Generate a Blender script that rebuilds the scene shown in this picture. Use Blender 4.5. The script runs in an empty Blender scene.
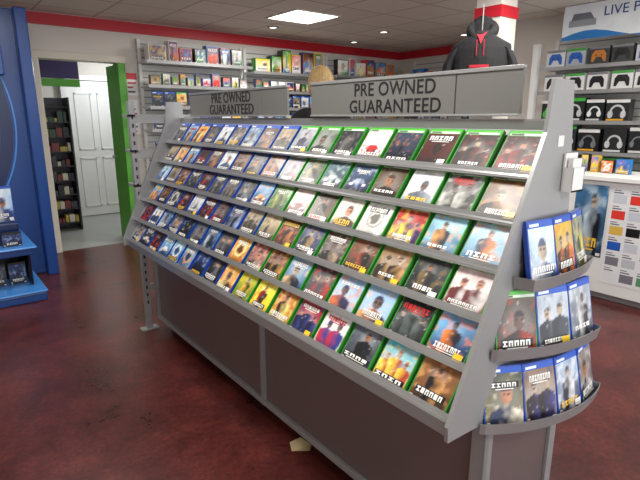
import bpy, math, random
from mathutils import Vector, Matrix, noise as mnoise
random.seed(7)
V=Vector
def S(r,g,b):
    f=lambda c:((c/255)/12.92 if c/255<=0.04045 else ((c/255+0.055)/1.055)**2.4)
    return (f(r),f(g),f(b))
# ---------------- materials ----------------
def newmat(name):
    m=bpy.data.materials.new(name); m.use_nodes=True
    nt=m.node_tree; b=nt.nodes['Principled BSDF']; return m,nt,b
def simple(name,col,rough=0.5,metal=0.0,noise=0.08,scale=6.0,emit=0,bump=0):
    m,nt,b=newmat(name)
    n=nt.nodes.new('ShaderNodeTexNoise'); n.inputs['Scale'].default_value=scale; n.inputs['Detail'].default_value=4
    g=nt.nodes.new('ShaderNodeTexCoord'); nt.links.new(g.outputs['Object'],n.inputs['Vector'])
    mx=nt.nodes.new('ShaderNodeMixRGB'); mx.inputs[1].default_value=(*[c*(1-noise) for c in col],1); mx.inputs[2].default_value=(*[min(1,c*(1+noise)) for c in col],1)
    nt.links.new(n.outputs['Fac'],mx.inputs[0]); nt.links.new(mx.outputs[0],b.inputs['Base Color'])
    b.inputs['Roughness'].default_value=rough; b.inputs['Metallic'].default_value=metal
    if bump:
        bp=nt.nodes.new('ShaderNodeBump'); bp.inputs['Strength'].default_value=bump; bp.inputs['Distance'].default_value=0.01
        nt.links.new(n.outputs['Fac'],bp.inputs['Height']); nt.links.new(bp.outputs[0],b.inputs['Normal'])
    if emit:
        b.inputs['Emission Color'].default_value=(*col,1); b.inputs['Emission Strength'].default_value=emit
    return m
def attrmat(name,rough=0.35,noise=0.25,scale=60,coat=0.0):
    m,nt,b=newmat(name)
    a=nt.nodes.new('ShaderNodeVertexColor'); a.layer_name='Col'
    n=nt.nodes.new('ShaderNodeTexNoise'); n.inputs['Scale'].default_value=scale; n.inputs['Detail'].default_value=3
    g=nt.nodes.new('ShaderNodeTexCoord'); nt.links.new(g.outputs['Object'],n.inputs['Vector'])
    mr=nt.nodes.new('ShaderNodeMapRange'); mr.inputs[1].default_value=0.3; mr.inputs[2].default_value=0.7
    mr.inputs[3].default_value=1-noise; mr.inputs[4].default_value=1+noise
    nt.links.new(n.outputs['Fac'],mr.inputs[0])
    mx=nt.nodes.new('ShaderNodeVectorMath'); mx.operation='SCALE'
    nt.links.new(a.outputs['Color'],mx.inputs[0]); nt.links.new(mr.outputs[0],mx.inputs['Scale'])
    nt.links.new(mx.outputs[0],b.inputs['Base Color'])
    b.inputs['Roughness'].default_value=rough; b.inputs['Coat Weight'].default_value=coat
    return m
M_COVER=attrmat('printed_cover',0.36,0.08,120,0.12)
M_PAINT=attrmat('painted_plastic',0.4,0.05,8)
M_METAL=simple('grey_powder_coated_steel',S(156,157,158),0.34,0.4,0.05,3)
M_LIP=simple('shelf_lip_steel',S(160,161,162),0.28,0.55,0.05,3)
M_PANEL=simple('grey_base_panel_floor_reflection',S(122,109,108),0.3,0.45,0.06,2)  # brown cast paints the red floor's reflection into the grey panel colour
M_DARK=simple('dark_kick',S(30,28,30),0.6)
M_SIGN=simple('sign_grey',S(112,112,110),0.5,0.1,0.04,4)
M_SIGNTXT=simple('sign_black_letters',S(20,20,22),0.5)
M_WALL=simple('white_wall_paint',S(216,211,203),0.7,0,0.03,2)
M_WHITE=simple('white_laminate',S(226,226,224),0.4,0,0.02,2)
M_RED=simple('red_trim_paint',S(190,28,44),0.45,0,0.05,3)
M_BLUE=simple('blue_kiosk_gloss',S(20,66,136),0.3,0,0.08,2)
M_LBLUE=simple('light_blue_acrylic',S(60,130,205),0.25,0,0.05,2,emit=0.08)
M_NAVY=simple('navy_panel',S(12,34,84),0.3)
M_BLACK=simple('black_plastic',S(18,18,20),0.35)
M_GREEN=simple('green_paint',S(90,172,54),0.45,0,0.05,2)
M_CREAM=simple('cream_frame_paint',S(215,210,195),0.45,0,0.03,2)
M_CLOTH=simple('black_cotton',S(28,27,30),0.95,0,0.3,80,bump=0.3)
M_REDCLOTH=simple('red_cotton',S(170,30,45),0.9,0,0.2,60)
M_WOOD=simple('hanger_wood',S(190,150,95),0.5,0,0.15,20)
M_LAMP=simple('lamp_diffuser',(1,0.98,0.94),0.5,0,0,1,emit=5)
M_GREYFLOOR=simple('corridor_vinyl',S(160,162,160),0.35,0,0.08,4)
M_SKIN=simple('skin',S(205,160,135),0.5,0,0.06,12)
M_HAIR=simple('blond_hair',S(180,150,100),0.6,0,0.35,60,bump=0.5)
# floor
M_FLOOR,nt,b=newmat('maroon_marbled_vinyl')
g=nt.nodes.new('ShaderNodeTexCoord')
n1=nt.nodes.new('ShaderNodeTexNoise'); n1.inputs['Scale'].default_value=2.6; n1.inputs['Detail'].default_value=10; n1.inputs['Roughness'].default_value=0.75; n1.inputs['Distortion'].default_value=0.4
nt.links.new(g.outputs['Object'],n1.inputs['Vector'])
cr=nt.nodes.new('ShaderNodeValToRGB'); e=cr.color_ramp.elements
e[0].position=0.32; e[0].color=(*S(54,22,22),1); e[1].position=0.72; e[1].color=(*S(112,50,44),1)
e2=cr.color_ramp.elements.new(0.5); e2.color=(*S(80,34,32),1)
nt.links.new(n1.outputs['Fac'],cr.inputs[0])
n2=nt.nodes.new('ShaderNodeTexNoise'); n2.inputs['Scale'].default_value=38; n2.inputs['Detail'].default_value=6; n2.inputs['Roughness'].default_value=0.8
nt.links.new(g.outputs['Object'],n2.inputs['Vector'])
n2r=nt.nodes.new('ShaderNodeMapRange'); n2r.inputs[1].default_value=0.3; n2r.inputs[2].default_value=0.7; n2r.inputs[3].default_value=0.15; n2r.inputs[4].default_value=0.85
nt.links.new(n2.outputs['Fac'],n2r.inputs[0])
mx=nt.nodes.new('ShaderNodeMixRGB'); mx.blend_type='OVERLAY'; mx.inputs[0].default_value=0.75
nt.links.new(cr.outputs[0],mx.inputs[1]); nt.links.new(n2r.outputs[0],mx.inputs[2]); nt.links.new(mx.outputs[0],b.inputs['Base Color'])
mr=nt.nodes.new('ShaderNodeMapRange'); mr.inputs[3].default_value=0.2; mr.inputs[4].default_value=0.4
nt.links.new(n1.outputs['Fac'],mr.inputs[0]); nt.links.new(mr.outputs[0],b.inputs['Roughness'])
# ceiling tiles
M_CEIL,nt,b=newmat('suspended_ceiling_tiles')
g=nt.nodes.new('ShaderNodeTexCoord')
br=nt.nodes.new('ShaderNodeTexBrick'); br.offset=0; br.inputs['Scale'].default_value=1.0
br.inputs['Brick Width'].default_value=0.6; br.inputs['Row Height'].default_value=0.6; br.inputs['Mortar Size'].default_value=0.012
br.inputs['Color1'].default_value=(*S(228,222,212),1); br.inputs['Color2'].default_value=(*S(219,213,203),1); br.inputs['Mortar'].default_value=(*S(182,177,168),1)
mp=nt.nodes.new('ShaderNodeMapping'); mp.inputs['Location'].default_value=(0.1,0.1,0)
nt.links.new(g.outputs['Object'],mp.inputs[0]); nt.links.new(mp.outputs[0],br.inputs['Vector']); nt.links.new(br.outputs['Color'],b.inputs['Base Color'])
b.inputs['Roughness'].default_value=0.85
# slatwall
M_SLAT,nt,b=newmat('white_slatwall')
g=nt.nodes.new('ShaderNodeTexCoord'); sp=nt.nodes.new('ShaderNodeSeparateXYZ'); nt.links.new(g.outputs['Object'],sp.inputs[0])
ma=nt.nodes.new('ShaderNodeMath'); ma.operation='MODULO'; ma.inputs[1].default_value=0.075; nt.links.new(sp.outputs['Z'],ma.inputs[0])
lt=nt.nodes.new('ShaderNodeMath'); lt.operation='LESS_THAN'; lt.inputs[1].default_value=0.012; nt.links.new(ma.outputs[0],lt.inputs[0])
mx=nt.nodes.new('ShaderNodeMixRGB'); mx.inputs[1].default_value=(*S(208,207,203),1); mx.inputs[2].default_value=(*S(130,130,132),1)
nt.links.new(lt.outputs[0],mx.inputs[0]); nt.links.new(mx.outputs[0],b.inputs['Base Color']); b.inputs['Roughness'].default_value=0.45

# ---------------- mesh builder ----------------
class MB:
    def __init__(s,mats): s.v=[];s.f=[];s.c=[];s.m=[];s.mats=mats
    def poly(s,pts,col=(.5,.5,.5),mi=0,cols=None):
        i=len(s.v); s.v+= [tuple(p) for p in pts]; s.f.append(tuple(range(i,i+len(pts))))
        s.c.append(cols if cols else [col]*len(pts)); s.m.append(mi)
    def box(s,c,size,col=(.5,.5,.5),mi=0,ax=None):
        c=V(c); X,Y,Z=ax if ax else (V((1,0,0)),V((0,1,0)),V((0,0,1)))
        a,b_,d=[k/2 for k in size]
        P=[c+X*(sx*a)+Y*(sy*b_)+Z*(sz*d) for sz in(-1,1) for sy in(-1,1) for sx in(-1,1)]
        i=len(s.v); s.v+=[tuple(p) for p in P]
        for q in((0,2,3,1),(4,5,7,6),(0,1,5,4),(2,6,7,3),(0,4,6,2),(1,3,7,5)):
            s.f.append(tuple(i+k for k in q)); s.c.append([col]*4); s.m.append(mi)
    def bb(s,x0,x1,y0,y1,z0,z1,col=(.5,.5,.5),mi=0):
        s.box(((x0+x1)/2,(y0+y1)/2,(z0+z1)/2),(x1-x0,y1-y0,z1-z0),col,mi)
    def prism(s,pts,d,col=(.5,.5,.5),mi=0):
        d=V(d); pts=[V(p) for p in pts]; q=[p+d for p in pts]
        s.poly(pts[::-1],col,mi); s.poly(q,col,mi)
        n=len(pts)
        for k in range(n): s.poly([pts[k],pts[(k+1)%n],q[(k+1)%n],q[k]],col,mi)
    def build(s,name,parent=None,smooth=False,bevel=0):
        me=bpy.data.meshes.new(name); me.from_pydata(s.v,[],s.f)
        for m in s.mats: me.materials.append(m)
        at=me.color_attributes.new('Col','FLOAT_COLOR','CORNER')
        fl=[]
        for cs in s.c:
            for c in cs: fl+= [c[0],c[1],c[2],1.0]
        at.data.foreach_set('color',fl)
        me.polygons.foreach_set('material_index',s.m)
        me.polygons.foreach_set('use_smooth',[smooth]*len(s.f))
        me.update()
        o=bpy.data.objects.new(name,me); bpy.context.collection.objects.link(o)
        if parent: o.parent=parent
        if bevel:
            md=o.modifiers.new('b','BEVEL'); md.width=bevel; md.segments=2; md.limit_method='ANGLE'
        return o
def empty(name,loc=(0,0,0)):
    o=bpy.data.objects.new(name,None); bpy.context.collection.objects.link(o); return o
def boxobj(name,x0,x1,y0,y1,z0,z1,mat,parent=None,bevel=0):
    m=MB([mat]); m.bb(x0,x1,y0,y1,z0,z1); return m.build(name,parent,bevel=bevel)

# ---------------- game case ----------------
GREEN=S(46,150,42); BLUEC=S(22,70,170)
def lerp(a,b,t): 
    t=0 if t<0 else (1 if t>1 else t)
    return tuple(x+(y-x)*t for x,y in zip(a,b))
def sm(e0,e1,x):
    t=(x-e0)/(e1-e0); t=0 if t<0 else (1 if t>1 else t); return t*t*(3-2*t)
def painter(pal,rnd,kind=None):
    c1,c2,c3,c4=pal
    off=V((rnd.uniform(0,90),rnd.uniform(0,90),rnd.uniform(0,90)))
    kind=kind or rnd.choice(['bust','bust','full','full','group','car','duo','emblem','scene'])
    fx=rnd.uniform(.38,.62); lit=rnd.choice((-1,1)); skin=S(*rnd.choice([(205,150,120),(170,120,90),(120,100,95),(190,170,150)]))
    sc=rnd.uniform(.85,1.2); ns=rnd.uniform(2.2,3.6)
    figs=[]
    if kind=='bust': figs=[(fx,.54,1.2*sc)]
    elif kind=='full': figs=[(fx,.74,.66*sc)]
    elif kind=='duo': figs=[(.3,.62,.8),(.7,.66,.8)]
    elif kind=='group': figs=[(.2,.58,.55),(.5,.72,.66),(.8,.56,.55)]
    def f(u,v):
        p=V((u*ns,v*ns,0))+off
        n=mnoise.noise(p); n2=mnoise.noise(p*2.3); n3=mnoise.noise(p*5)
        c=lerp(c1,c2,v*.95+.5*n)
        c=lerp(c,c3,sm(.08,.4,n2+.3*n)*.5)
        for (hx,hy,s) in figs:
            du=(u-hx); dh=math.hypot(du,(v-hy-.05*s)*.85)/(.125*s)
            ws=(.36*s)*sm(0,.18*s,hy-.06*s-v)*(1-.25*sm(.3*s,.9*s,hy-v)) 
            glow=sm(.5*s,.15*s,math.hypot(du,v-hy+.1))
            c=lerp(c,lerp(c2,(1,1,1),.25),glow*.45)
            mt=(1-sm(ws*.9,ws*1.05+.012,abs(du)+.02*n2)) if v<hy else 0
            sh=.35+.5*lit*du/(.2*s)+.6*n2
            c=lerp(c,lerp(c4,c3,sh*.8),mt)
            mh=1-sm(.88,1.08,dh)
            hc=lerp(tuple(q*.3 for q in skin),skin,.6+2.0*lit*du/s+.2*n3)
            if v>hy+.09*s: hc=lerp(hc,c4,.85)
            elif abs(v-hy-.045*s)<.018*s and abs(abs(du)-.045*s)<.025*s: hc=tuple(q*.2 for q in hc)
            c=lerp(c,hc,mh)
        if kind=='car':
            w=1-sm(.36,.44,abs(u-.5)); top=.36+.14*(1-sm(.14,.3,abs(u-.5)))
            mk=w*sm(.2,.23,v)*(1-sm(top,top+.03,v))
            c=lerp(c,lerp(c4,c3,(v-.2)*4+n2),mk)
            if abs(v-.33)<.035 and abs(abs(u-.5)-.27)<.06: c=lerp(c,(.9,.9,.8),.8)
            if v<.22: c=tuple(q*.4 for q in c)
        if kind=='emblem':
            d=math.hypot(u-.5,(v-.55))
            c=lerp(c,c3,(1-sm(.03,.05,abs(d-.27)))*.9); c=lerp(c,c4,(1-sm(.14,.18,d+.08*n2))*.9)
        if kind=='scene':
            hz=.35+.12*n
            c=lerp(c,lerp(c4,c1,v*2+n3),1-sm(hz-.03,hz+.03,v))
            c=lerp(c,c4,(1-sm(.06,.09,abs(u-fx)+.5*max(0,v-.5)+.02*n3))*(1 if v<.75 else 0))
        c=lerp(c,(.8,.8,.76),sm(.5,.72,n3+.2*n2)*.35)
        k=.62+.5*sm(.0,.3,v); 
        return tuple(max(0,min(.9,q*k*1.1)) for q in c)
    return f
def art(mb,O,R,U,N,w,h,pal,t=0.0006,title=True,rnd=random,nx=14,ny=17,kind=None):
    def P(u,v,k): return O+R*(u*w)+U*(v*h)+N*(t*k)
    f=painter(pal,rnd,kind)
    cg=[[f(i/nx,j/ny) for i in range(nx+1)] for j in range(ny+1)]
    base=len(mb.v)
    for j in range(ny+1):
        for i in range(nx+1): mb.v.append(tuple(P(i/nx,j/ny,1)))
    for j in range(ny):
        for i in range(nx):
            a=base+j*(nx+1)+i
            mb.f.append((a,a+1,a+nx+2,a+nx+1)); mb.c.append([cg[j][i],cg[j][i+1],cg[j+1][i+1],cg[j+1][i]]); mb.m.append(0)
    if title:
        tc=S(240,240,236)
        r=rnd.random()
        if r<.13: tc=S(235,190,60)
        elif r<.19: tc=S(200,40,40)
        elif sum(pal[0])>1.6: tc=S(40,40,60)
        ty=rnd.choice([.1,.13,.16,.2,.2,.78,.74]); n=rnd.randint(4,8); tw=rnd.uniform(.55,.9); th=rnd.uniform(.07,.14)
        x=(1-tw)/2
        if rnd.random()<.3:
            mb.poly([P(x-.04,ty-.02,2),P(x+tw+.04,ty-.02,2),P(x+tw+.04,ty+th+.02,2),P(x-.04,ty+th+.02,2)],S(20,20,24) if sum(tc)>1 else S(235,235,235))
        for j in range(n):
            lw=tw/n; a=x+j*lw; b_=x+(j+.78)*lw; k=rnd.random()
            if k<.5:
                mb.poly([P(a,ty,3),P(a+lw*.28,ty,3),P(a+lw*.28,ty+th,3),P(a,ty+th,3)],tc)
                mb.poly([P(b_-lw*.28,ty,3),P(b_,ty,3),P(b_,ty+th,3),P(b_-lw*.28,ty+th,3)],tc)
                mb.poly([P(a,ty+th*.7,3.2),P(b_,ty+th*.7,3.2),P(b_,ty+th,3.2),P(a,ty+th,3.2)],tc)
            elif k<.85:
                mb.poly([P(a+lw*.2,ty,3),P(a+lw*.5,ty,3),P(a+lw*.5,ty+th,3),P(a+lw*.2,ty+th,3)],tc)
                mb.poly([P(a,ty,3.2),P(b_,ty,3.2),P(b_,ty+th*.28,3.2),P(a,ty+th*.28,3.2)],tc)
                mb.poly([P(a,ty+th*.72,3.2),P(b_,ty+th*.72,3.2),P(b_,ty+th,3.2),P(a,ty+th,3.2)],tc)
            else: mb.poly([P(a,ty,3),P(b_,ty,3),P(b_,ty+th,3),P(a,ty+th,3)],tc)
        if rnd.random()<.6:
            mb.poly([P(x+.1,ty-.045,3),P(x+tw-.1,ty-.045,3),P(x+tw-.1,ty-.025,3),P(x+.1,ty-.025,3)],tc)
        mb.poly([P(.03,.02,3),P(.11,.02,3),P(.11,.1,3),P(.03,.1,3)],S(215,215,215))
        mb.poly([P(.045,.035,3.5),P(.095,.035,3.5),P(.095,.08,3.5),P(.045,.08,3.5)],rnd.choice([S(170,30,30),S(220,130,30),S(60,150,60)]))
        mb.poly([P(.84,.02,3),P(.97,.02,3),P(.97,.06,3),P(.84,.06,3)],S(225,225,225))
def case(mb,B,R,U,N,w=.136,h=.155,plat='g',pal=None,rnd=random,mi_case=0,th=.014,nx=14,ny=17,kind=None):
    cc={'g':GREEN,'b':BLUEC,'w':S(220,220,220),'k':S(25,25,28)}[plat]
    mb.box(B+U*(h/2)-N*(th/2),(w,h,th),cc,0,(R,U,N))
    e=.004; O=B-R*(w/2-e)+U*e
    hb=.017; W=w-2*e; H=h-2*e-hb
    if pal is None: pal=rpal(rnd)
    art(mb,O,R,U,N,W,H,pal,rnd=rnd,nx=nx,ny=ny,kind=kind)
    T=O+U*H; n=N*.0008
    hc={'g':S(80,190,50),'b':S(26,84,190),'w':cc,'k':cc}[plat]
    mb.poly([T+n,T+R*W+n,T+R*W+U*hb+n,T+U*hb+n],hc)
    n=N*.0016
    if plat=='g':
        mb.poly([T+R*.004+U*.001+n,T+R*(W-.004)+U*.001+n,T+R*(W-.004)+U*.009+n,T+R*.004+U*.009+n],S(225,238,225))
        mb.poly([T+R*.008+U*.002+n*1.3,T+R*.05+U*.002+n*1.3,T+R*.05+U*.008+n*1.3,T+R*.008+U*.008+n*1.3],S(90,110,90))
    elif plat=='b':
        mb.poly([T+R*.006+U*.004+n,T+R*.046+U*.004+n,T+R*.046+U*.012+n,T+R*.006+U*.012+n],S(225,235,250))
    if rnd.random()<.3:
        q=O+R*(W-.035)+U*(H*.05)+N*.004
        mb.poly([q,q+R*.03,q+R*.03+U*.02,q+U*.02],S(240,240,240) if rnd.random()<.6 else S(240,200,40))
base_pals=[((20,22,30),(60,70,85),(120,110,100),(15,15,18)),((30,20,18),(90,60,40),(170,110,60),(20,14,12)),
 ((15,25,45),(70,110,150),(190,200,210),(25,35,50)),((40,12,14),(25,10,12),(150,30,30),(12,10,10)),
 ((150,155,160),(210,212,214),(120,130,140),(50,50,60)),((30,35,30),(90,95,80),(150,140,110),(20,22,20)),
 ((20,60,110),(110,170,210),(220,150,80),(30,40,60)),((15,15,18),(35,35,40),(100,100,105),(40,40,45)),
 ((30,32,50),(90,90,120),(200,170,140),(20,20,34)),((80,70,55),(170,155,130),(90,80,70),(36,32,30)),
 ((12,20,40),(40,60,110),(150,170,210),(16,20,34)),((20,24,30),(50,50,56),(200,196,190),(22,20,24)),
 ((170,176,180),(220,224,226),(60,90,140),(30,40,60)),((14,16,20),(24,28,34),(130,140,150),(30,32,38)),
 ((40,90,150),(140,190,220),(240,240,240),(20,40,90)),((160,90,30),(230,170,70),(240,220,150),(60,30,20))]
def mkp(p): return tuple(S(*c) for c in p)
def rpal(rnd=random): return mkp(rnd.choice(base_pals))

# ================= ROOM =================
CH=2.57
boxobj('floor',-1.2,6.7,-2.5,6.2,-.1,0,M_FLOOR)
boxobj('floor_corridor',-.2,3.2,6.2,8.4,-.1,-.001,M_GREYFLOOR)
boxobj('ceiling',-1.2,6.7,-2.5,6.3,CH,CH+.1,M_CEIL)
wb=MB([M_WALL]); wb.bb(-1.2,1.02,6.2,6.3,0,CH); wb.bb(1.02,1.98,6.2,6.3,2.18,CH); wb.bb(1.98,6.7,6.2,6.3,0,CH); wb.build('wall_back')
wr=MB([M_WALL]); wr.bb(6.6,6.7,3.7,6.2,0,CH); wr.bb(5.62,6.7,3.6,3.7,0,CH); wr.bb(5.62,5.72,-2.5,3.6,0,CH); wr.build('wall_right')
boxobj('wall_left',-1.3,-1.2,-2.5,6.3,0,CH,M_WALL)
boxobj('wall_far',-.2,3.2,8.32,8.42,0,2.3,M_WALL)
boxobj('wall_corridor_left',-.3,-.2,6.3,8.4,0,2.3,M_WALL)
boxobj('wall_corridor_right',3.2,3.3,6.3,8.4,0,2.3,M_WALL)
boxobj('ceiling_corridor',-.3,3.3,6.3,8.4,2.3,2.4,M_WALL)
fr=MB([M_CREAM,M_GREEN]); 
fr.bb(1.02,1.1,6.14,6.32,0,2.1); fr.bb(1.90,1.985,6.14,6.32,0,2.1,mi=1); fr.bb(1.0,2.0,6.14,6.32,2.1,2.18); fr.build('trim_door_frame',bevel=.006)
tr=MB([M_RED]); tr.bb(-1.2,6.58,6.165,6.2,2.44,2.555); tr.build('trim_red_back')
tr=MB([M_RED]); tr.bb(6.56,6.6,3.7,6.16,2.44,2.555); tr.build('trim_red_right')
gd=MB([M_GREEN,M_METAL]); gd.bb(1.905,1.94,6.325,6.62,0,2.09); 
gd.bb(1.88,1.905,6.55,6.58,1.0,1.04,mi=1); gd.bb(1.87,1.885,6.47,6.58,1.01,1.03,mi=1); gd.build('door_green',bevel=.004)
dr=MB([M_WHITE,M_METAL]); x0,x1=1.78,2.52
dr.bb(x0,x1,8.25,8.29,0.01,2.02)
for (ax,bx) in((x0+.1,x0+.34),(x0+.42,x0+.66)):
    for (az,bz) in((.15,.9),(1.02,1.85)):
        dr.bb(ax,bx,8.238,8.25,az,az+.02);dr.bb(ax,bx,8.238,8.25,bz-.02,bz);dr.bb(ax,ax+.02,8.238,8.25,az,bz);dr.bb(bx-.02,bx,8.238,8.25,az,bz)
dr.bb(x1-.1,x1-.04,8.2,8.24,.98,1.02,mi=1); dr.bb(x0-.07,x0,8.22,8.3,0,2.1);dr.bb(x1,x1+.07,8.22,8.3,0,2.1);dr.bb(x0-.07,x1+.07,8.22,8.3,2.03,2.1)
dr.build('door_white')
rk=MB([M_PAINT]); dk=S(40,40,48)
rk.bb(1.12,1.6,7.6,7.64,0,1.75,dk)
for xx in(1.12,1.58): rk.bb(xx,xx+.02,7.3,7.62,0,1.75,dk)
for k in range(9):
    z=.1+k*.19; rk.bb(1.14,1.58,7.32,7.6,z,z+.012,dk)
    if k<8:
        x=1.15
        while x<1.54:
            w=random.uniform(.03,.09); rk.bb(x,min(x+w,1.57),7.36,7.5,z+.012,z+random.uniform(.06,.15),random.choice([S(210,205,190),S(190,170,70),S(60,60,70),S(120,40,40),S(40,70,60),S(35,35,40)])); x+=w+.01
rk.build('storage_rack')
boxobj('trim_corridor_board',1.15,1.75,7.28,7.30,1.98,2.25,simple('purple_board',S(70,60,110),.6))
boxobj('trim_corridor_green',1.15,1.75,7.27,7.30,1.88,1.975,M_GREEN)
# ceiling lamps
def panel(x,y,e):
    root=empty('ceiling_light_panel')
    m=MB([M_CREAM,M_LAMP]); 
    m.bb(x-.3,x+.3,y-.3,y-.28,CH-.012,CH);m.bb(x-.3,x+.3,y+.28,y+.3,CH-.012,CH);m.bb(x-.3,x-.28,y-.28,y+.28,CH-.012,CH);m.bb(x+.28,x+.3,y-.28,y+.28,CH-.012,CH)
    m.bb(x-.28,x+.28,y-.28,y+.28,CH-.008,CH-.001,mi=1); m.build('panel_body',root)
    l=bpy.data.lights.new('tube','AREA'); l.shape='RECTANGLE'; l.size=.54;l.size_y=.54; l.energy=e; l.color=(1,.965,.905)
    o=bpy.data.objects.new('tube',l); o.location=(x,y,CH-.02); bpy.context.collection.objects.link(o); o.parent=root
panel(3.5,4.75,48); panel(3.5,2.0,31); panel(.6,1.4,31); panel(.6,3.8,22); panel(4.7,.2,33); panel(.9,-1.2,38)
cor=bpy.data.lights.new('corridor_lamp','POINT'); cor.energy=28; cor.shadow_soft_size=.12; cor.color=(.9,.95,1)
o=bpy.data.objects.new('corridor_lamp',cor); o.location=(2.4,7.4,2.1); bpy.context.collection.objects.link(o)
def downlight(x,y):
    m=MB([M_METAL,M_LAMP]); n=16
    ring=lambda r,z:[V((x+r*math.cos(k*6.2832/n),y+r*math.sin(k*6.2832/n),z)) for k in range(n)]
    a,b_,c,d=ring(.075,CH-.001),ring(.07,CH-.014),ring(.052,CH-.014),ring(.048,CH-.006)
    for p,q in((a,b_),(b_,c),(c,d)):
        for k in range(n): m.poly([p[k],q[k],q[(k+1)%n],p[(k+1)%n]],mi=0)
    m.poly(d[::-1],mi=1); m.build('recessed_downlight')
for p in((3.6,5.5),(4.9,4.9),(5.9,4.4),(5.2,5.8)): downlight(*p)

# ================= GONDOLA =================
gon=empty('game_display_gondola')
Y0,Y1=.717,3.40
phi=math.radians(38)
U=V((math.sin(phi),0,math.cos(phi))); N=V((-math.cos(phi),0,math.sin(phi))); R=V((0,-1,0))
HC=.155
rows=[]
for i in range(6):
    c=V((1.376-.065*i,0,1.40-.1256*i)); rows.append(c-U*(HC/2))
pr=[]
for i in range(5,-1,-1):
    B=rows[i]; f=B+N*.005
    L1=f-V((0,0,.012)); L0=f+U*.015
    Li=L0-N*.002; Lb=f-N*.002-V((0,0,.004)); Pb=B-N*.017-V((0,0,.004))
    if i==5: pr+= [V((f.x+.13,0,.662)),V((f.x,0,.662))]
    pr+=[L1,L0,Li,Lb,Pb]
    top=B.z+.1256-.012 if i>0 else B.z+.13
    t=(top-Pb.z)/U.z; pr.append(Pb+U*t)
pr+= [V((1.45,0,pr[-1].z+.0)),V((1.45,0,1.495))]
st=MB([M_METAL,M_LIP])
for a,b_ in zip(pr[:-1],pr[1:]):
    st.poly([a+V((0,Y0,0)),b_+V((0,Y0,0)),b_+V((0,Y1,0)),a+V((0,Y1,0))],mi=1)
st.build('stepped_shelves',gon)
pn=MB([M_METAL])
prof=[(.988,.655),(.985,.70),(1.335,1.46),(1.352,1.60),(1.455,1.60),(1.60,.645),(1.2,.645)]
pn.prism([V((a,Y0-.012,b_)) for a,b_ in prof],(0,.012,0)); pn.prism([V((a,Y1,b_)) for a,b_ in prof],(0,.012,0))
pn.prism([V((1.455,Y0,1.49)),V((1.60,Y0,.645)),V((1.59,Y0,.645)),V((1.445,Y0,1.49))],(0,Y1-Y0,0))
pn.build('end_panels',gon,bevel=.002)
bs=MB([M_METAL,M_PANEL,M_DARK])
bs.bb(1.19,1.60,Y0,Y1,.09,.645,mi=1)
bs.bb(1.26,1.56,Y0+.03,Y1-.03,0,.09,mi=2)
mid=(Y0+Y1)/2-.1
for (a,b_) in((Y0-.012,Y0+.035),(mid-.012,mid+.012),(Y1-.035,Y1+.012)): bs.bb(1.17,1.19,a,b_,.085,.645)
bs.bb(1.172,1.19,Y0,Y1,.085,.115); bs.bb(1.172,1.19,Y0,Y1,.60,.645)
bs.bb(1.17,1.21,Y0-.012,Y0,.085,.645); bs.bb(1.57,1.61,Y0-.012,Y0,.085,.645); bs.bb(1.21,1.57,Y0-.012,Y0,.085,.12); bs.bb(1.21,1.57,Y0-.012,Y0,.6,.645)
for a in(1.17,1.56): bs.bb(a,a+.04,Y0-.012,Y0+.03,0,.085)
bs.bb(1.60,1.61,Y0,Y1,.09,.645)
bs.build('base_cabinet',gon,bevel=.0015)
po=MB([M_METAL,M_DARK])
po.bb(1.10,1.14,Y1+.014,Y1+.054,0,1.60); po.bb(1.06,1.18,Y1+.0,Y1+.07,0,.012)
for k in range(24): po.bb(1.114,1.126,Y1+.0125,Y1+.0145,.2+k*.056,.225+k*.056,mi=1)
po.bb(1.56,1.60,Y1+.014,Y1+.054,0,1.60)
for z in(1.46,1.23,1.00,.77,.3): po.bb(1.14,1.56,Y1+.018,Y1+.048,z,z+.04)
for z in(1.50,1.27,1.04): po.bb(1.10,1.60,Y1+.014,Y1+.16,z,z+.018)
po.build('end_frame',gon,bevel=.002)
G=lambda *a:mkp(a)
P_cod=G((25,10,10),(60,15,15),(140,25,25),(20,18,18)); P_cod2=G((15,12,14),(40,18,18),(110,40,35),(30,25,25))
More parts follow.
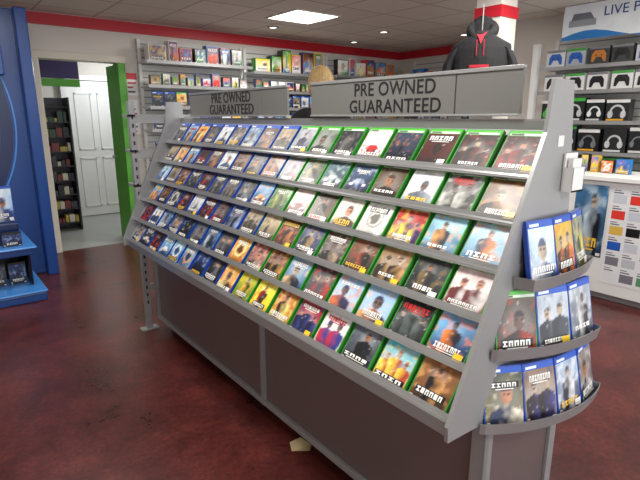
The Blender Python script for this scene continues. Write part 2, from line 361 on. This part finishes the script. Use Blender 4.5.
spec=[
 [P_cod,P_cod2,G((36,15,15),(80,25,20),(60,10,10),(20,12,12)),G((25,30,45),(50,60,80),(160,100,60),(20,22,30)),G((180,180,180),(220,220,223),(200,40,40),(60,60,65)),G((20,20,20),(40,40,45),(110,110,110),(60,60,60)),G((70,80,70),(120,130,120),(40,45,45),(25,28,28)),G((100,100,110),(170,170,180),(60,60,90),(40,40,60))],
 [G((40,28,20),(110,76,46),(180,120,60),(26,22,18)),G((90,88,84),(50,50,50),(190,190,185),(25,25,25)),G((160,165,170),(220,222,224),(150,160,170),(90,95,105)),G((90,70,44),(70,52,36),(40,30,20),(30,24,20)),G((25,30,45),(60,80,110),(160,170,190),(30,40,90)),G((30,35,40),(70,100,110),(180,190,190),(20,40,70)),G((30,40,30),(70,90,70),(140,120,60),(25,25,25)),G((50,40,60),(90,90,110),(150,60,80),(40,30,50))],
 [G((60,110,150),(170,215,235),(230,130,60),(40,50,70)),G((60,100,130),(150,200,220),(210,150,90),(30,40,50)),G((90,20,40),(180,60,50),(230,200,80),(50,30,90)),G((190,190,186),(225,225,222),(150,150,145),(90,85,80)),G((160,152,138),(214,210,202),(110,90,74),(60,50,45)),G((100,80,60),(60,50,44),(50,34,26),(30,24,20)),G((150,70,70),(210,195,195),(110,20,30),(50,20,25)),G((40,60,40),(80,120,60),(160,170,60),(25,30,25))],
 [G((150,22,28),(225,215,215),(220,220,220),(90,20,25)),G((20,24,34),(50,60,60),(120,100,60),(30,30,34)),G((70,50,30),(140,110,76),(180,140,90),(28,24,20)),G((40,32,28),(110,80,56),(140,60,44),(22,18,16)),G((30,28,30),(80,60,60),(160,140,120),(24,22,22)),G((30,34,60),(60,70,110),(160,130,90),(30,30,40)),G((50,22,22),(110,46,40),(190,120,70),(26,16,16)),G((120,108,88),(180,166,136),(80,60,40),(40,30,24))],
 [G((24,52,100),(110,165,210),(230,125,50),(26,26,38)),G((14,16,18),(30,34,36),(90,100,100),(40,44,46)),G((160,180,200),(130,175,215),(235,160,90),(40,50,80)),G((180,190,200),(130,170,205),(220,120,70),(50,50,80)),G((26,26,30),(54,54,62),(180,60,50),(80,80,85)),G((40,70,110),(120,160,190),(200,170,130),(30,36,50)),G((50,30,20),(110,60,36),(200,150,70),(30,24,20)),G((70,20,20),(140,40,36),(210,190,170),(34,20,20))],
 [G((46,36,28),(150,100,60),(210,155,96),(24,22,24)),G((235,150,50),(60,185,210),(245,215,80),(160,60,40)),G((50,58,66),(104,112,122),(30,34,40),(20,22,26)),G((210,200,200),(230,230,230),(190,40,50),(50,60,130)),G((80,24,50),(170,50,60),(50,70,140),(30,30,60)),G((200,165,60),(160,50,44),(235,215,130),(50,30,26)),G((235,200,50),(245,215,80),(160,40,36),(40,36,30)),G((60,100,40),(180,185,60),(220,175,50),(40,36,30))]]
kindspec={(0,0):'group',(0,1):'group',(0,2):'emblem',(0,3):'scene',(0,4):'car',(0,5):'full',(1,4):'car',(1,5):'car',(1,0):'bust',(1,1):'duo',(2,0):'full',(2,1):'full',(2,2):'group',(2,3):'emblem',(3,0):'duo',(4,0):'full',(4,2):'bust',(4,3):'bust',(5,0):'full',(5,1):'group',(5,2):'full',(5,3):'duo'}
rg=random.Random(3)
mb=MB([M_COVER])
for i in range(6):
    for j in range(18):
        y=Y0+.085+.1525*j+rg.uniform(-.003,.003)
        if y+.068>Y1: continue
        B=rows[i]+V((0,y,0))
        hi=j<6
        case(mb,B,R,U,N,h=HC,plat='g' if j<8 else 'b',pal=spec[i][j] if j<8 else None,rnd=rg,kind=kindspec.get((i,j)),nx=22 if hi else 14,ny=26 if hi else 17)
mb.build('game_cases',gon)
# signs
def sign(ya,yb,split,tc,tsize,name,seg=True):
    root=empty(name)
    m=MB([M_SIGN,M_METAL]); 
    m.bb(1.435,1.447,split+.003,yb,1.508,1.645); 
    if split-ya>.02: m.bb(1.435,1.447,ya,split-.003,1.508,1.645)
    m.bb(1.430,1.452,ya,yb,1.640,1.652,mi=1); m.bb(1.430,1.452,ya,yb,1.503,1.510,mi=1)
    m.build('plate',root,bevel=.001)
    for txt,z in(('PRE OWNED',1.583),('GUARANTEED',1.518)):
        c=bpy.data.curves.new('letters','FONT'); c.body=txt; c.size=tsize; c.align_x='CENTER'; c.extrude=.0008; c.space_character=1.05; c.offset=.0004
        o=bpy.data.objects.new('letters',c); bpy.context.collection.objects.link(o); c.materials.append(M_SIGNTXT)
        o.matrix_world=Matrix(((0,0,-1,1.434),(-1,0,0,tc),(0,1,0,z),(0,0,0,1))); o.parent=root
    return root
sign(.85,1.89,1.09,1.385,.071,'pre_owned_sign')
sign(2.08,3.21,2.32,2.66,.078,'pre_owned_sign')
# end-cap tiers
def tier(sx,L,a0,a1,xr,zf,ncase,plats,pals,name,margin=.008,off=0.0,ch_=.18,cw_=.134):
    yw=Y0-.013; n=24
    pts=[V((sx,yw-off,0))]; angs=[]
    for k in range(n):
        a=math.radians(a0+(a1-a0)*(k+.5)/n); angs.append(a)
        pts.append(pts[-1]+V((math.cos(a),math.sin(a),0))*(L/n))
    rim=list(pts)+[V((max(xr,pts[-1].x-.02),yw,0))]
    if off>0: rim=[V((sx-.01,yw,0))]+rim
    m=MB([M_METAL,M_LIP])
    zz=lambda p,z:V((p.x,p.y,z))
    m.poly([zz(p,zf) for p in rim]); m.poly([zz(p,zf-.004) for p in rim][::-1])
    nr=len(rim)
    def oo(i):
        i=max(0,min(nr-2,i)); dd=(rim[i+1]-rim[i]).normalized(); return V((dd.y,-dd.x,0))
    for k in range(nr-1):
        p,q=rim[k],rim[k+1]
        o1=(oo(k-1)+oo(k)).normalized(); o2=(oo(k)+oo(k+1)).normalized()
        for (w0,w1,fl) in((.004,.012,0),(.001,.009,1)):
            Q=[zz(p,zf-.007)+o1*w0,zz(q,zf-.007)+o2*w0,zz(q,zf+.03)+o2*w1,zz(p,zf+.03)+o1*w1]
            m.poly(Q if not fl else Q[::-1],mi=1)
        m.poly([zz(p,zf+.03)+o1*.012,zz(q,zf+.03)+o2*.012,zz(q,zf+.03)+o2*.009,zz(p,zf+.03)+o1*.009],mi=1)
    for x in(sx+.02,xr-.02): m.box((x,yw,zf+.02),(.02,.004,.08))
    m.build(name+'_tray',gon)
    c=MB([M_COVER])
    for k in range(ncase):
        s=(k+.5)/ncase*n; i=int(s); fr_=s-i
        P0=pts[i].lerp(pts[i+1],fr_); a=angs[i]
        T=V((math.cos(a),math.sin(a),0)); out=V((T.y,-T.x,0)); t=math.radians(12)
        Nn=out*math.cos(t)+V((0,0,math.sin(t))); Uu=V((0,0,math.cos(t)))-out*math.sin(t)
        B=zz(P0,zf+.004)-out*margin
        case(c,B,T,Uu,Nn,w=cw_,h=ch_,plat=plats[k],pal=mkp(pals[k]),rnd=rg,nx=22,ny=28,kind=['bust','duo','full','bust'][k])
    c.build(name+'_game_cases',gon)
tier(1.14,.50,-37,14,1.585,.632,4,'bbbb',[((120,108,50),(60,70,60),(235,225,200),(40,50,80)),((160,156,140),(120,95,75),(60,60,120),(40,30,30)),((50,60,90),(150,170,190),(220,220,220),(40,40,60)),((50,50,60),(120,110,100),(190,190,190),(30,30,40))],'lower_tier',off=.012,cw_=.123)
tier(1.165,.395,-34,4,1.57,.852,3,'gbb',[((30,28,28),(90,80,70),(160,60,44),(50,50,50)),((110,120,130),(180,190,200),(60,70,80),(40,44,50)),((70,80,90),(150,160,170),(210,210,210),(40,40,50))],'middle_tier',off=.012,cw_=.128)
tier(1.25,.36,-12,16,1.57,1.045,3,'bbb',[((60,90,120),(190,215,230),(220,220,225),(30,60,100)),((60,50,40),(200,170,60),(220,120,50),(40,30,30)),((40,60,60),(120,130,120),(200,190,60),(30,30,40))],'upper_tier',off=.05,cw_=.118)
ch=MB([M_WHITE,M_METAL]); ch.bb(1.44,1.51,Y0-.045,Y0-.014,1.29,1.295);ch.bb(1.44,1.51,Y0-.045,Y0-.042,1.29,1.36);ch.bb(1.44,1.51,Y0-.02,Y0-.014,1.29,1.40);ch.bb(1.44,1.443,Y0-.045,Y0-.014,1.29,1.36);ch.bb(1.507,1.51,Y0-.045,Y0-.014,1.29,1.36);ch.bb(1.448,1.5,Y0-.038,Y0-.024,1.3,1.385)
ch.bb(1.40,1.43,Y0-.0135,Y0-.012,1.42,1.45)
ch.build('leaflet_holder',gon)

# ================= wall shelving stock =================
def obj_ctrl(mb,C,A,Nn,s,col):
    Z=V((0,0,1)); pts=[(-.5,-.4),(-.35,-.42),(-.18,-.1),(.18,-.1),(.35,-.42),(.5,-.4),(.48,.1),(.3,.35),(-.3,.35),(-.48,.1)]
    mb.prism([C+A*(a*s)+Z*(b_*s) for a,b_ in pts],Nn*.004,col)
    for sx in(-.2,.2): 
        mb.prism([C+A*((sx+.07*math.cos(k*1.05))*s)+Z*((.02+.07*math.sin(k*1.05))*s)+Nn*.004 for k in range(6)],Nn*.003,tuple(q*.4 for q in col))
def obj_headset(mb,C,A,Nn,s,col):
    Z=V((0,0,1)); n=10; 
    for k in range(n):
        a=math.pi*k/n; b_=math.pi*(k+1)/n
        q=lambda t,r:C+A*(math.cos(t)*r*s)+Z*(math.sin(t)*r*s*1.1)
        mb.prism([q(a,.5),q(b_,.5),q(b_,.38),q(a,.38)],Nn*.006,col)
    for sx in(-1,1):
        mb.prism([C+A*(sx*.42*s+.16*s*math.cos(k*.785))+Z*(-.12*s+.26*s*math.sin(k*.785)) for k in range(8)],Nn*.02,col)
def stock(mb,S0,A,Nn,L,depth,kind,rnd,maxh=.3):
    x=.02; Z=V((0,0,1)); brights=[(200,40,40),(230,190,40),(40,120,190),(60,150,60),(230,230,230),(30,30,34),(50,60,120),(220,110,40),(120,120,125),(25,25,28),(240,240,240)]
    while True:
        if kind=='cases': w,h,d=.135,.17,.014
        elif kind=='boxes': w,h,d=rnd.uniform(.09,.24),rnd.uniform(.13,maxh),rnd.uniform(.08,.14)
        elif kind in('ctrl','ctrlw'): w,h,d=.19,.17,.09
        elif kind=='headset': w,h,d=rnd.choice([.17,.21,.21]),rnd.uniform(.2,.26),.11
        elif kind=='small': w,h,d=rnd.uniform(.05,.12),rnd.uniform(.08,.16),.06
        if x+w>L-.02: break
        f=depth-.03
        if kind=='cases':
            case(mb,S0+A*(x+w/2)+Nn*f+Z*.001,A,Z,Nn,w=.13,h=.168,plat=rnd.choice('bbbgk'),rnd=rnd,nx=6,ny=7)
            x+=w+.012
        else:
            if kind=='headset': c=S(*rnd.choice([(24,26,28),(30,32,34),(24,26,30),(200,202,204),(36,40,44),(26,60,34)]))
            elif kind=='ctrl': c=S(*rnd.choice([(205,208,212),(60,62,66),(170,175,182)]))
            elif kind=='ctrlw': c=S(222,222,222)
            else: c=S(*rnd.choice(brights))
            ctr=S0+A*(x+w/2)+Nn*(f-d/2)+Z*(h/2+.001)
            mb.box(ctr,(w,d,h),c,0,(A,Nn,Z))
            F=S0+A*(x+w/2)+Nn*(f+.001)+Z*(h/2)
            if kind in('ctrl','ctrlw'): 
                mb.poly([F+A*(-w*.5)+Z*(h*.36),F+A*(w*.5)+Z*(h*.36),F+A*(w*.5)+Z*(h*.5),F+A*(-w*.5)+Z*(h*.5)],S(*(rnd.choice([(60,160,60),(120,122,126)]))))
                obj_ctrl(mb,F,A,Nn,w*.72,S(*(rnd.choice([(30,90,180),(190,120,50),(20,20,22)]) if kind=='ctrl' else rnd.choice([(20,20,22),(235,235,235),(24,24,28)]))))
            elif kind=='headset':
                mb.poly([F+A*(-w*.5)+Z*(h*.36),F+A*(w*.5)+Z*(h*.36),F+A*(w*.5)+Z*(h*.5),F+A*(-w*.5)+Z*(h*.5)],S(*rnd.choice([(60,170,60),(220,220,220),(60,160,60),(230,230,230),(30,30,34)])))
                mb.poly([F+A*(-w*.45)+Z*(-h*.46),F+A*(w*.3)+Z*(-h*.46),F+A*(w*.3)+Z*(-h*.38),F+A*(-w*.45)+Z*(-h*.38)],S(*rnd.choice([(200,200,200),(90,190,80),(220,160,40)])))
                obj_headset(mb,F-Z*.02,A,Nn,w*.66,S(*(rnd.choice([(18,18,20),(40,42,46)]) if sum(c)>1 else rnd.choice([(190,192,196),(110,114,120),(70,180,70),(225,225,225)]))))
            else:
                pal=mkp([rnd.choice(brights),rnd.choice(brights),rnd.choice(brights),rnd.choice(brights)])
                art(mb,F-A*(w*.46)-Z*(h*.46),A,Z,Nn,w*.92,h*.92,pal,rnd=rnd,nx=7,ny=8)
            x+=w+rnd.uniform(.01,.04)
rs=random.Random(11)
def bay(name,S0,A,Nn,L,levels,depth=.28,top=2.38):
    Z=V((0,0,1)); root=empty(name)
    m=MB([M_SLAT,M_WHITE,M_RED,M_METAL])
    m.box(S0+A*(L/2)+Nn*.015+Z*(top/2),(L,.02,top),mi=0,ax=(A,Nn,Z))
    for x in(0.02,L-.02): m.box(S0+A*x+Nn*.04+Z*(top/2),(.035,.03,top),mi=1,ax=(A,Nn,Z))
    m.box(S0+A*(L/2)+Nn*.17+Z*.06,(L,.30,.12),mi=1,ax=(A,Nn,Z))
    for z,k,mh in levels:
        m.box(S0+A*(L/2)+Nn*(.03+depth/2)+Z*(z-.01),(L-.01,depth,.018),mi=1,ax=(A,Nn,Z))
        m.box(S0+A*(L/2)+Nn*(.032+depth)+Z*(z-.012),(L-.01,.006,.036),mi=3,ax=(A,Nn,Z))
    m.build('slatwall_and_shelves',root)
    c=MB([M_COVER])
    for z,k,mh in levels: 
        if k: stock(c,S0+Nn*.02+A*.03+Z*z,A,Nn,L-.06,depth,k,rs,mh)
    c.build('stock',root)
    return root
AX,AY=V((1,0,0)),V((0,1,0))
yb=6.198
bx=[2.14,3.54,4.94]
kinds=[[(.4,'boxes',.25),(.75,'cases',0),(1.05,'cases',0),(1.36,'cases',0),(1.62,'cases',0),(1.86,'small',0),(2.13,'boxes',.24)],
       [(.4,'boxes',.25),(.75,'cases',0),(1.05,'cases',0),(1.38,'cases',0),(1.62,'cases',0),(1.84,'small',0),(2.08,'boxes',.30)],
       [(.4,'boxes',.25),(.75,'cases',0),(1.05,'cases',0),(1.38,'boxes',.2),(1.68,'cases',0),(1.9,'small',0),(2.1,'boxes',.28)]]
for x,k in zip(bx,kinds): bay('wall_shelving',V((x,yb,0)),AX,-AY,1.39,k)
bay('wall_shelving',V((6.598,5.85,0)),-AY,-AX,1.1,[(.6,'boxes',.25),(1.0,'boxes',.25),(1.4,'cases',0),(1.75,'cases',0),(2.05,'boxes',.2)])
bay('wall_shelving',V((6.598,4.73,0)),-AY,-AX,1.0,[(.6,'boxes',.25),(1.0,'boxes',.25),(1.4,'cases',0),(1.75,'boxes',.25)])
for k,y in enumerate((2.95,1.74,.53)):
    bay('accessory_wall_shelving',V((5.618,y,0)),-AY,-AX,1.2,[(.5,'headset',0),(.85,'headset',0),(1.16,'headset',0),(1.46,'headset',0),(1.76,'ctrlw',0),(2.0,'ctrl',0)],depth=.30,top=2.3)
boxobj('trim_white_post',5.3,5.36,2.99,3.05,0,2.25,M_WHITE)

# hanging advert board right
ad=empty('hanging_advert_board')
m=MB([M_PAINT]); xa=5.24
m.bb(xa,xa+.02,1.2,2.72,2.24,2.56,S(225,232,238))
q=lambda y,z,k=1:V((xa-.001*k,y,z))
for k in range(14):
    t0,t1=k/14,(k+1)/14; y0_,y1_=2.72-1.5*t0,2.72-1.5*t1
    c0=2.27+.05*math.sin(t0*9); c1_=2.27+.05*math.sin(t1*9)
    m.poly([q(y0_,2.24),q(y1_,2.24),q(y1_,c1_),q(y0_,c0)],S(40,120,190))
m.poly([q(2.66,2.36,2),q(2.40,2.36,2),q(2.40,2.42,2),q(2.66,2.42,2)],S(150,155,162)); m.poly([q(2.64,2.42,2),q(2.42,2.42,2),q(2.46,2.48,2),q(2.62,2.48,2)],S(110,115,125))
m.build('board',ad)
c=bpy.data.curves.new('letters','FONT'); c.body='LIVE PLAY'; c.size=.12; c.extrude=.001
o=bpy.data.objects.new('letters',c); bpy.context.collection.objects.link(o); c.materials.append(M_BLUE)
o.matrix_world=Matrix(((0,0,-1,xa-.003),(-1,0,0,2.34),(0,1,0,2.43),(0,0,0,1))); o.parent=ad

# ================= counter =================
ct=empty('shop_counter')
m=MB([M_WHITE,M_METAL])
m.bb(4.32,4.85,-.6,2.2,.06,1.0); m.bb(4.37,4.8,-.55,2.15,0,.06,mi=1); m.bb(4.28,4.9,-.62,2.23,1.0,1.035)
m.build('cabinet',ct,bevel=.004)
m=MB([M_COVER]); q=lambda y,z,k=1:V((4.318-.0008*k,y,z))
art(m,q(1.97,.36),V((0,-1,0)),V((0,0,1)),V((-1,0,0)),.26,.60,mkp(((16,30,50),(60,110,150),(190,210,220),(14,18,28))),rnd=random.Random(5),kind='full',nx=16,ny=30)
m.poly([q(1.69,.16),q(.9,.16),q(.9,.97),q(1.69,.97)],S(228,230,232))
rr=random.Random(9)
for r in range(6):
    for c_ in range(6):
        y=1.67-c_*.125; z=.19+r*.128
        col=S(*rr.choice([(30,90,180),(220,60,50),(220,180,80),(20,20,24),(90,150,110),(120,120,130),(200,205,215),(225,228,230),(190,195,200)]))
        m.poly([q(y,z,2),q(y-.1,z,2),q(y-.1,z+.07,2),q(y,z+.07,2)],col)
        m.poly([q(y,z+.08,2),q(y-.07,z+.08,2),q(y-.07,z+.09,2),q(y,z+.09,2)],S(110,110,120))
        m.poly([q(y,z+.10,2),q(y-.05,z+.10,2),q(y-.05,z+.107,2),q(y,z+.107,2)],S(110,110,120))
m.build('front_posters',ct)
m=MB([M_COVER]); stock(m,V((4.75,2.1,1.036)),-AY,-AX,.5,.2,'small',rs)
m.build('countertop_boxes',ct)

# ================= pillar + hoodie =================
px_,py_=4.08,2.72; r=.12
pl=MB([M_WALL,M_RED]); pl.bb(px_-r,px_+r,py_-r,py_+r,0,CH); pl.bb(px_-r-.012,px_+r+.012,py_-r-.012,py_+r+.012,2.32,2.41,mi=1); pl.bb(px_-r-.012,px_+r+.012,py_-r-.012,py_+r+.012,0,.1,mi=0); pl.build('pillar')
hd=empty('hooded_sweatshirt')
hd.location=(3.72,2.60,.07); hd.rotation_euler=(0,0,math.radians(32))
hx,hy=0,0
def loft(rings,mi,m):
    n=len(rings[0])
    for a,b_ in zip(rings[:-1],rings[1:]):
        for k in range(n): m.poly([a[k],a[(k+1)%n],b_[(k+1)%n],b_[k]],mi=mi)
def ring(z,wy,dx,n=24,cx=0,cy=0,droop=0,fold=.06): 
    out=[]
    for t in range(n):
        an=t*6.2832/n
        out.append(V((hx+cx+dx*math.cos(an)*(1+fold*math.sin(5*an+z*9)),hy+cy+wy*math.sin(an),z-droop*abs(math.sin(an))**2)))
    return out
m=MB([M_CLOTH,M_REDCLOTH])
R_=[ring(1.45,.195,.075),ring(1.50,.20,.085),ring(1.53,.215,.10),ring(1.72,.22,.10),ring(1.90,.225,.10),ring(1.98,.235,.09,droop=.01),ring(2.03,.23,.078,droop=.03),ring(2.065,.17,.07,droop=.03),ring(2.09,.10,.065,droop=.015),ring(2.105,.08,.06)]
loft(R_,0,m); m.poly(R_[0]); m.poly(R_[-1][::-1],mi=0)
# slouched hood: soft cowl wrapping the neck, high at the back, open V at the front
n=32; H=[]
for k in range(n+1):
    a=-math.pi*.94+2*math.pi*.94*k/n      # a=0 is the back of the neck
    back=(1+math.cos(a))/2
    c=V((.01+.065*math.cos(a),.098*math.sin(a),2.075+.075*back))
    if abs(a)>2.3: c.z-=.05*(abs(a)-2.3)
    out=V((math.cos(a),math.sin(a),0)); up=V((0,0,1))
    rw=.024+.012*back; rh=.030+.038*back
    H.append([c+out*(rw*math.cos(t*.628)*(1+.1*math.sin(3*a)))+up*(rh*math.sin(t*.628)) for t in range(10)])
loft(H,0,m); m.poly(H[0]); m.poly(H[-1])
# pointed hood tip folded behind
Hk=[ring(2.09,.10,.04,cx=.06,fold=.03),ring(2.17,.095,.045,cx=.065,fold=.03),ring(2.215,.065,.035,cx=.065,fold=.03),ring(2.235,.02,.012,cx=.06,fold=0)]
loft(Hk,0,m); m.poly(Hk[-1])
# narrow red lining strip visible inside the neck V
m.poly([V((-.094,0,2.0)),V((-.088,.022,2.055)),V((-.045,.05,2.105)),V((-.03,0,2.11)),V((-.045,-.05,2.105)),V((-.088,-.022,2.055))],mi=1)
# kangaroo pocket
m.prism([V((-.102,-.12,1.56)),V((-.102,.12,1.56)),V((-.106,.12,1.64)),V((-.106,.07,1.72)),V((-.106,-.07,1.72)),V((-.106,-.12,1.64))],(-.008,0,0),mi=0)
for s in(-1,1):
    rr_=[]
    for t,(dy,z,r) in enumerate(((.14,2.0,.05),(.205,1.965,.068),(.25,1.87,.066),(.285,1.72,.056),(.305,1.58,.048),(.31,1.50,.038),(.31,1.45,.040))):
        rr_.append([V((r*.9*math.cos(k*.5236)*(1+.05*math.sin(3*k+t)),s*(dy+r*.7*math.sin(k*.5236)),z+(-.02 if t<3 else 0)*math.sin(k*.5236))) for k in range(12)])
    loft(rr_,0,m)
m.build('garment',hd,smooth=True)
m=MB([M_REDCLOTH]); 
for s in(-1,1): m.box((-.106,s*.028,1.97),(.006,.005,.12))
m.box((-.104,0,1.83),(.006,.15,.022)); m.build('cords_and_print',hd)
m=MB([M_WOOD,M_METAL]); m.box((0,0,2.06),(.02,.24,.02)); m.box((.02,0,2.20),(.008,.008,.24),mi=1); m.box((.11,0,2.31),(.19,.008,.008),mi=1); m.build('hanger',hd)

# ================= person behind the display =================
per=empty('standing_person'); per.location=(2.24,2.84,0); per.rotation_euler=(0,0,math.radians(150))
def skinverts(name,chain,mat):
    me=bpy.data.meshes.new(name); me.from_pydata([c[0] for c in chain],[(i,c[2]) for i,c in enumerate(chain) if c[2]>=0],[])
    o=bpy.data.objects.new(name,me); bpy.context.collection.objects.link(o)
    md=o.modifiers.new('s','SKIN'); md.use_smooth_shade=True
    if not me.skin_vertices: 
        bpy.context.view_layer.objects.active=o; bpy.ops.mesh.customdata_skin_add()
    for i,c in enumerate(chain):
        sv=me.skin_vertices[0].data[i]; sv.radius=(c[1],c[1]); sv.use_root=(i==0)
    sb=o.modifiers.new('u','SUBSURF'); sb.levels=2; sb.render_levels=2
    me.materials.append(mat); o.parent=per; return o
Kz=1.03
body=[((0,0,.98*Kz),.13,-1),((0,.0,1.15*Kz),.125,0),((0,0,1.35*Kz),.15,1),((0,0,1.48*Kz),.085,2),
 ((.17,0,1.44*Kz),.065,3),((.24,.02,1.17*Kz),.05,4),((.25,-.05,.93*Kz),.038,5),
 ((-.17,0,1.44*Kz),.065,3),((-.24,.02,1.17*Kz),.05,7),((-.25,-.05,.93*Kz),.038,8)]
try:
    skinverts('jumper',body,M_CLOTH)
    jeans=[((0,0,.98*Kz),.13,-1),((.10,0,.86*Kz),.095,0),((.11,-.01,.50),.065,1),((.12,.01,.10),.045,2),((-.10,0,.86*Kz),.095,0),((-.11,-.01,.50),.065,4),((-.12,.01,.10),.045,5)]
    skinverts('jeans',jeans,M_NAVY)
    for s in(-1,1):
        skinverts('shoe',[((s*.12,.03,.045),.045,-1),((s*.12,-.06,.045),.045,0),((s*.125,-.17,.035),.035,1)],M_BLACK)
        hx0=s*.25
        skinverts('hand',[((hx0,-.05,.95),.03,-1),((hx0,-.06,.88),.038,0)],M_SKIN)
        for fi in range(4):
            yy=-.095+fi*.022
            skinverts('finger',[((hx0,yy,.87),.010,-1),((hx0-s*.004,yy,.82),.009,0),((hx0-s*.018,yy,.785+.006*abs(fi-1.5)),.008,1)],M_SKIN)
        skinverts('thumb',[((hx0-s*.01,-.09,.91),.012,-1),((hx0-s*.02,-.115,.87),.010,0),((hx0-s*.025,-.12,.835),.009,1)],M_SKIN)
    skinverts('neck',[((0,0,1.50),.06,-1),((0,-.005,1.62),.055,0)],M_SKIN)
except Exception as ex: print('person',ex)
def ellip(name,c,rad,mat,fn=None,seg=24,rg_=16):
    m=MB([mat]); rings=[]
    for j in range(1,rg_):
        ph=-math.pi/2+math.pi*j/rg_
        rr_=[]
        for k in range(seg):
            th=2*math.pi*k/seg; p=V((rad[0]*math.cos(ph)*math.cos(th),rad[1]*math.cos(ph)*math.sin(th),rad[2]*math.sin(ph)))
            if fn: p=fn(p)
            rr_.append(V(c)+p)
        rings.append(rr_)
    loft(rings,0,m); m.poly(rings[0][::-1]); m.poly(rings[-1])
    return m.build(name,per,smooth=True)
def headf(p):
    k=1-.22*max(0,-p.z/.12); return V((p.x*k,p.y*(k*.5+.5)-(.008 if p.y<0 and p.z<-.03 else 0),p.z))
ellip('head',(0,-.01,1.70),(.077,.095,.12),M_SKIN,headf)
def hairf(p):
    if p.y<-.03 and p.z<.05: return V((p.x*.9,max(p.y,-.03),p.z))
    return p*(1+.03*mnoise.noise(p*30))
ellip('hair',(0,.015,1.725),(.09,.105,.122),M_HAIR,hairf)
ellip('nose',(0,-.112,1.69),(.013,.018,.024),M_SKIN)
for s in(-1,1):
    ellip('eye',(s*.03,-.094,1.715),(.013,.01,.008),M_WHITE); ellip('pupil',(s*.03,-.102,1.715),(.005,.004,.005),M_BLACK)
    ellip('ear',(s*.078,0,1.70),(.012,.02,.032),M_SKIN); ellip('eyebrow',(s*.03,-.098,1.735),(.018,.006,.004),M_HAIR)
ellip('mouth',(0,-.098,1.652),(.024,.008,.007),M_REDCLOTH)

# ================= blue kiosk =================
kk=empty('console_demo_kiosk')
m=MB([M_BLUE,M_LBLUE,M_NAVY,M_BLACK,M_METAL])
m.bb(-.6,.88,5.42,5.56,0,2.43)
m.bb(.80,.90,5.30,5.56,0,2.43,mi=0)
m.bb(-.6,.66,4.56,5.42,0,.075,mi=0)
m.bb(-.6,.67,4.55,5.42,.075,.095,mi=1)
m.bb(-.5,.55,5.05,5.42,.095,.38,mi=3); m.bb(-.5,.60,4.75,5.05,.36,.38,mi=3); m.bb(.58,.60,4.75,5.42,.095,.38,mi=3)
m.bb(-.6,.64,4.62,5.42,.44,.46,mi=1)
m.bb(-.6,.62,4.66,5.42,.38,.44,mi=0)
m.bb(-.5,.55,4.8,5.42,.46,.64,mi=2)
m.bb(-.45,.50,5.36,5.42,1.15,1.75,mi=3)
m.bb(-.6,.66,5.20,5.42,1.85,2.1,mi=0)
m.build('body',kk,bevel=.01)
m=MB([M_LBLUE,M_NAVY])
for (cx,cz,r,w,mi) in((.0,1.45,.72,.014,0),(.0,1.45,.69,.10,1),(.0,1.45,.58,.01,0)):
    n=36
    for k in range(n):
        a=-math.pi/2+math.pi*k/n; b_=-math.pi/2+math.pi*(k+1)/n
        q=lambda t,rr:V((min(.79,cx+rr*math.cos(t)),5.418,cz+rr*1.35*math.sin(t)))
        m.prism([q(a,r),q(b_,r),q(b_,r-w),q(a,r-w)],(0,-.012 if mi==0 else -.008,0),mi=mi)
m.build('arcs',kk)
m=MB([M_COVER])
case(m,V((.44,4.86,.645)),AX,V((0,0,1)),-AY,w=.2,h=.3,plat='b',rnd=rs,pal=mkp(((60,120,190),(180,205,230),(230,230,230),(30,60,120))),kind='bust')
case(m,V((.22,4.84,.645)),AX,V((0,0,1)),-AY,w=.14,h=.2,plat='b',rnd=rs)
case(m,V((.48,4.72,.462)),AX,V((0,0,1)),-AY,w=.14,h=.12,plat='k',rnd=rs,pal=mkp(base_pals[10])); case(m,V((.30,4.72,.462)),AX,V((0,0,1)),-AY,w=.14,h=.12,plat='k',rnd=rs,pal=mkp(base_pals[2]))
for x in(.05,.2,.35,.5): case(m,V((x,4.86,.097)),AX,V((0,0,1)),-AY,w=.13,h=.19,plat='k',rnd=rs,pal=mkp(base_pals[rs.choice([0,7,10])]))
for x in(.22,.40): case(m,V((x,5.35,1.2)),AX,V((0,0,1)),-AY,w=.15,h=.36,plat='b',rnd=rs)
m.build('kiosk_games',kk)
def notice(name,x0,x1,z0,z1,top,seed):
    m=MB([M_PAINT]); y=6.198; m.bb(x0,x1,y-.01,y,z0,z1,S(235,235,235))
    r=random.Random(seed); y-=.012
    m.poly([V((x0,y,z1-.07)),V((x1,y,z1-.07)),V((x1,y,z1)),V((x0,y,z1))],top)
    z=z1-.1
    while z>z0+.03:
        m.poly([V((x0+.01,y,z-.02)),V((x0+r.uniform(.5,.9)*(x1-x0),y,z-.02)),V((x0+r.uniform(.5,.9)*(x1-x0),y,z)),V((x0+.01,y,z))],r.choice([S(190,40,50),S(70,70,80)])); z-=.05
    m.build(name)
notice('wall_notice',.90,1.01,1.6,1.98,S(200,40,50),1); notice('wall_notice',2.0,2.12,1.75,2.0,S(200,40,50),2); notice('wall_notice',2.0,2.12,1.3,1.7,S(230,230,230),3)
m=MB([M_PAINT]); m.poly([V((1.20,1.60,.012)),V((1.14,1.66,.002)),V((1.17,1.72,.002)),V((1.22,1.70,.02)),V((1.24,1.64,.002))],S(200,180,140)); m.build('paper_scrap')

# ================= world, camera =================
w=bpy.data.worlds.new('World'); bpy.context.scene.world=w; w.use_nodes=True
bg=w.node_tree.nodes['Background']; bg.inputs[0].default_value=(.95,.96,1,1); bg.inputs[1].default_value=2.4
cam=bpy.data.cameras.new('Camera'); cam.sensor_width=36; cam.lens=28.125; cam.clip_start=.05
co=bpy.data.objects.new('Camera',cam); co.location=(0,0,1.5); co.rotation_euler=(math.radians(90-13.8),0,math.radians(-38.2))
bpy.context.collection.objects.link(co); bpy.context.scene.camera=co
try:
    bpy.context.scene.view_settings.view_transform='Standard'
except Exception: pass
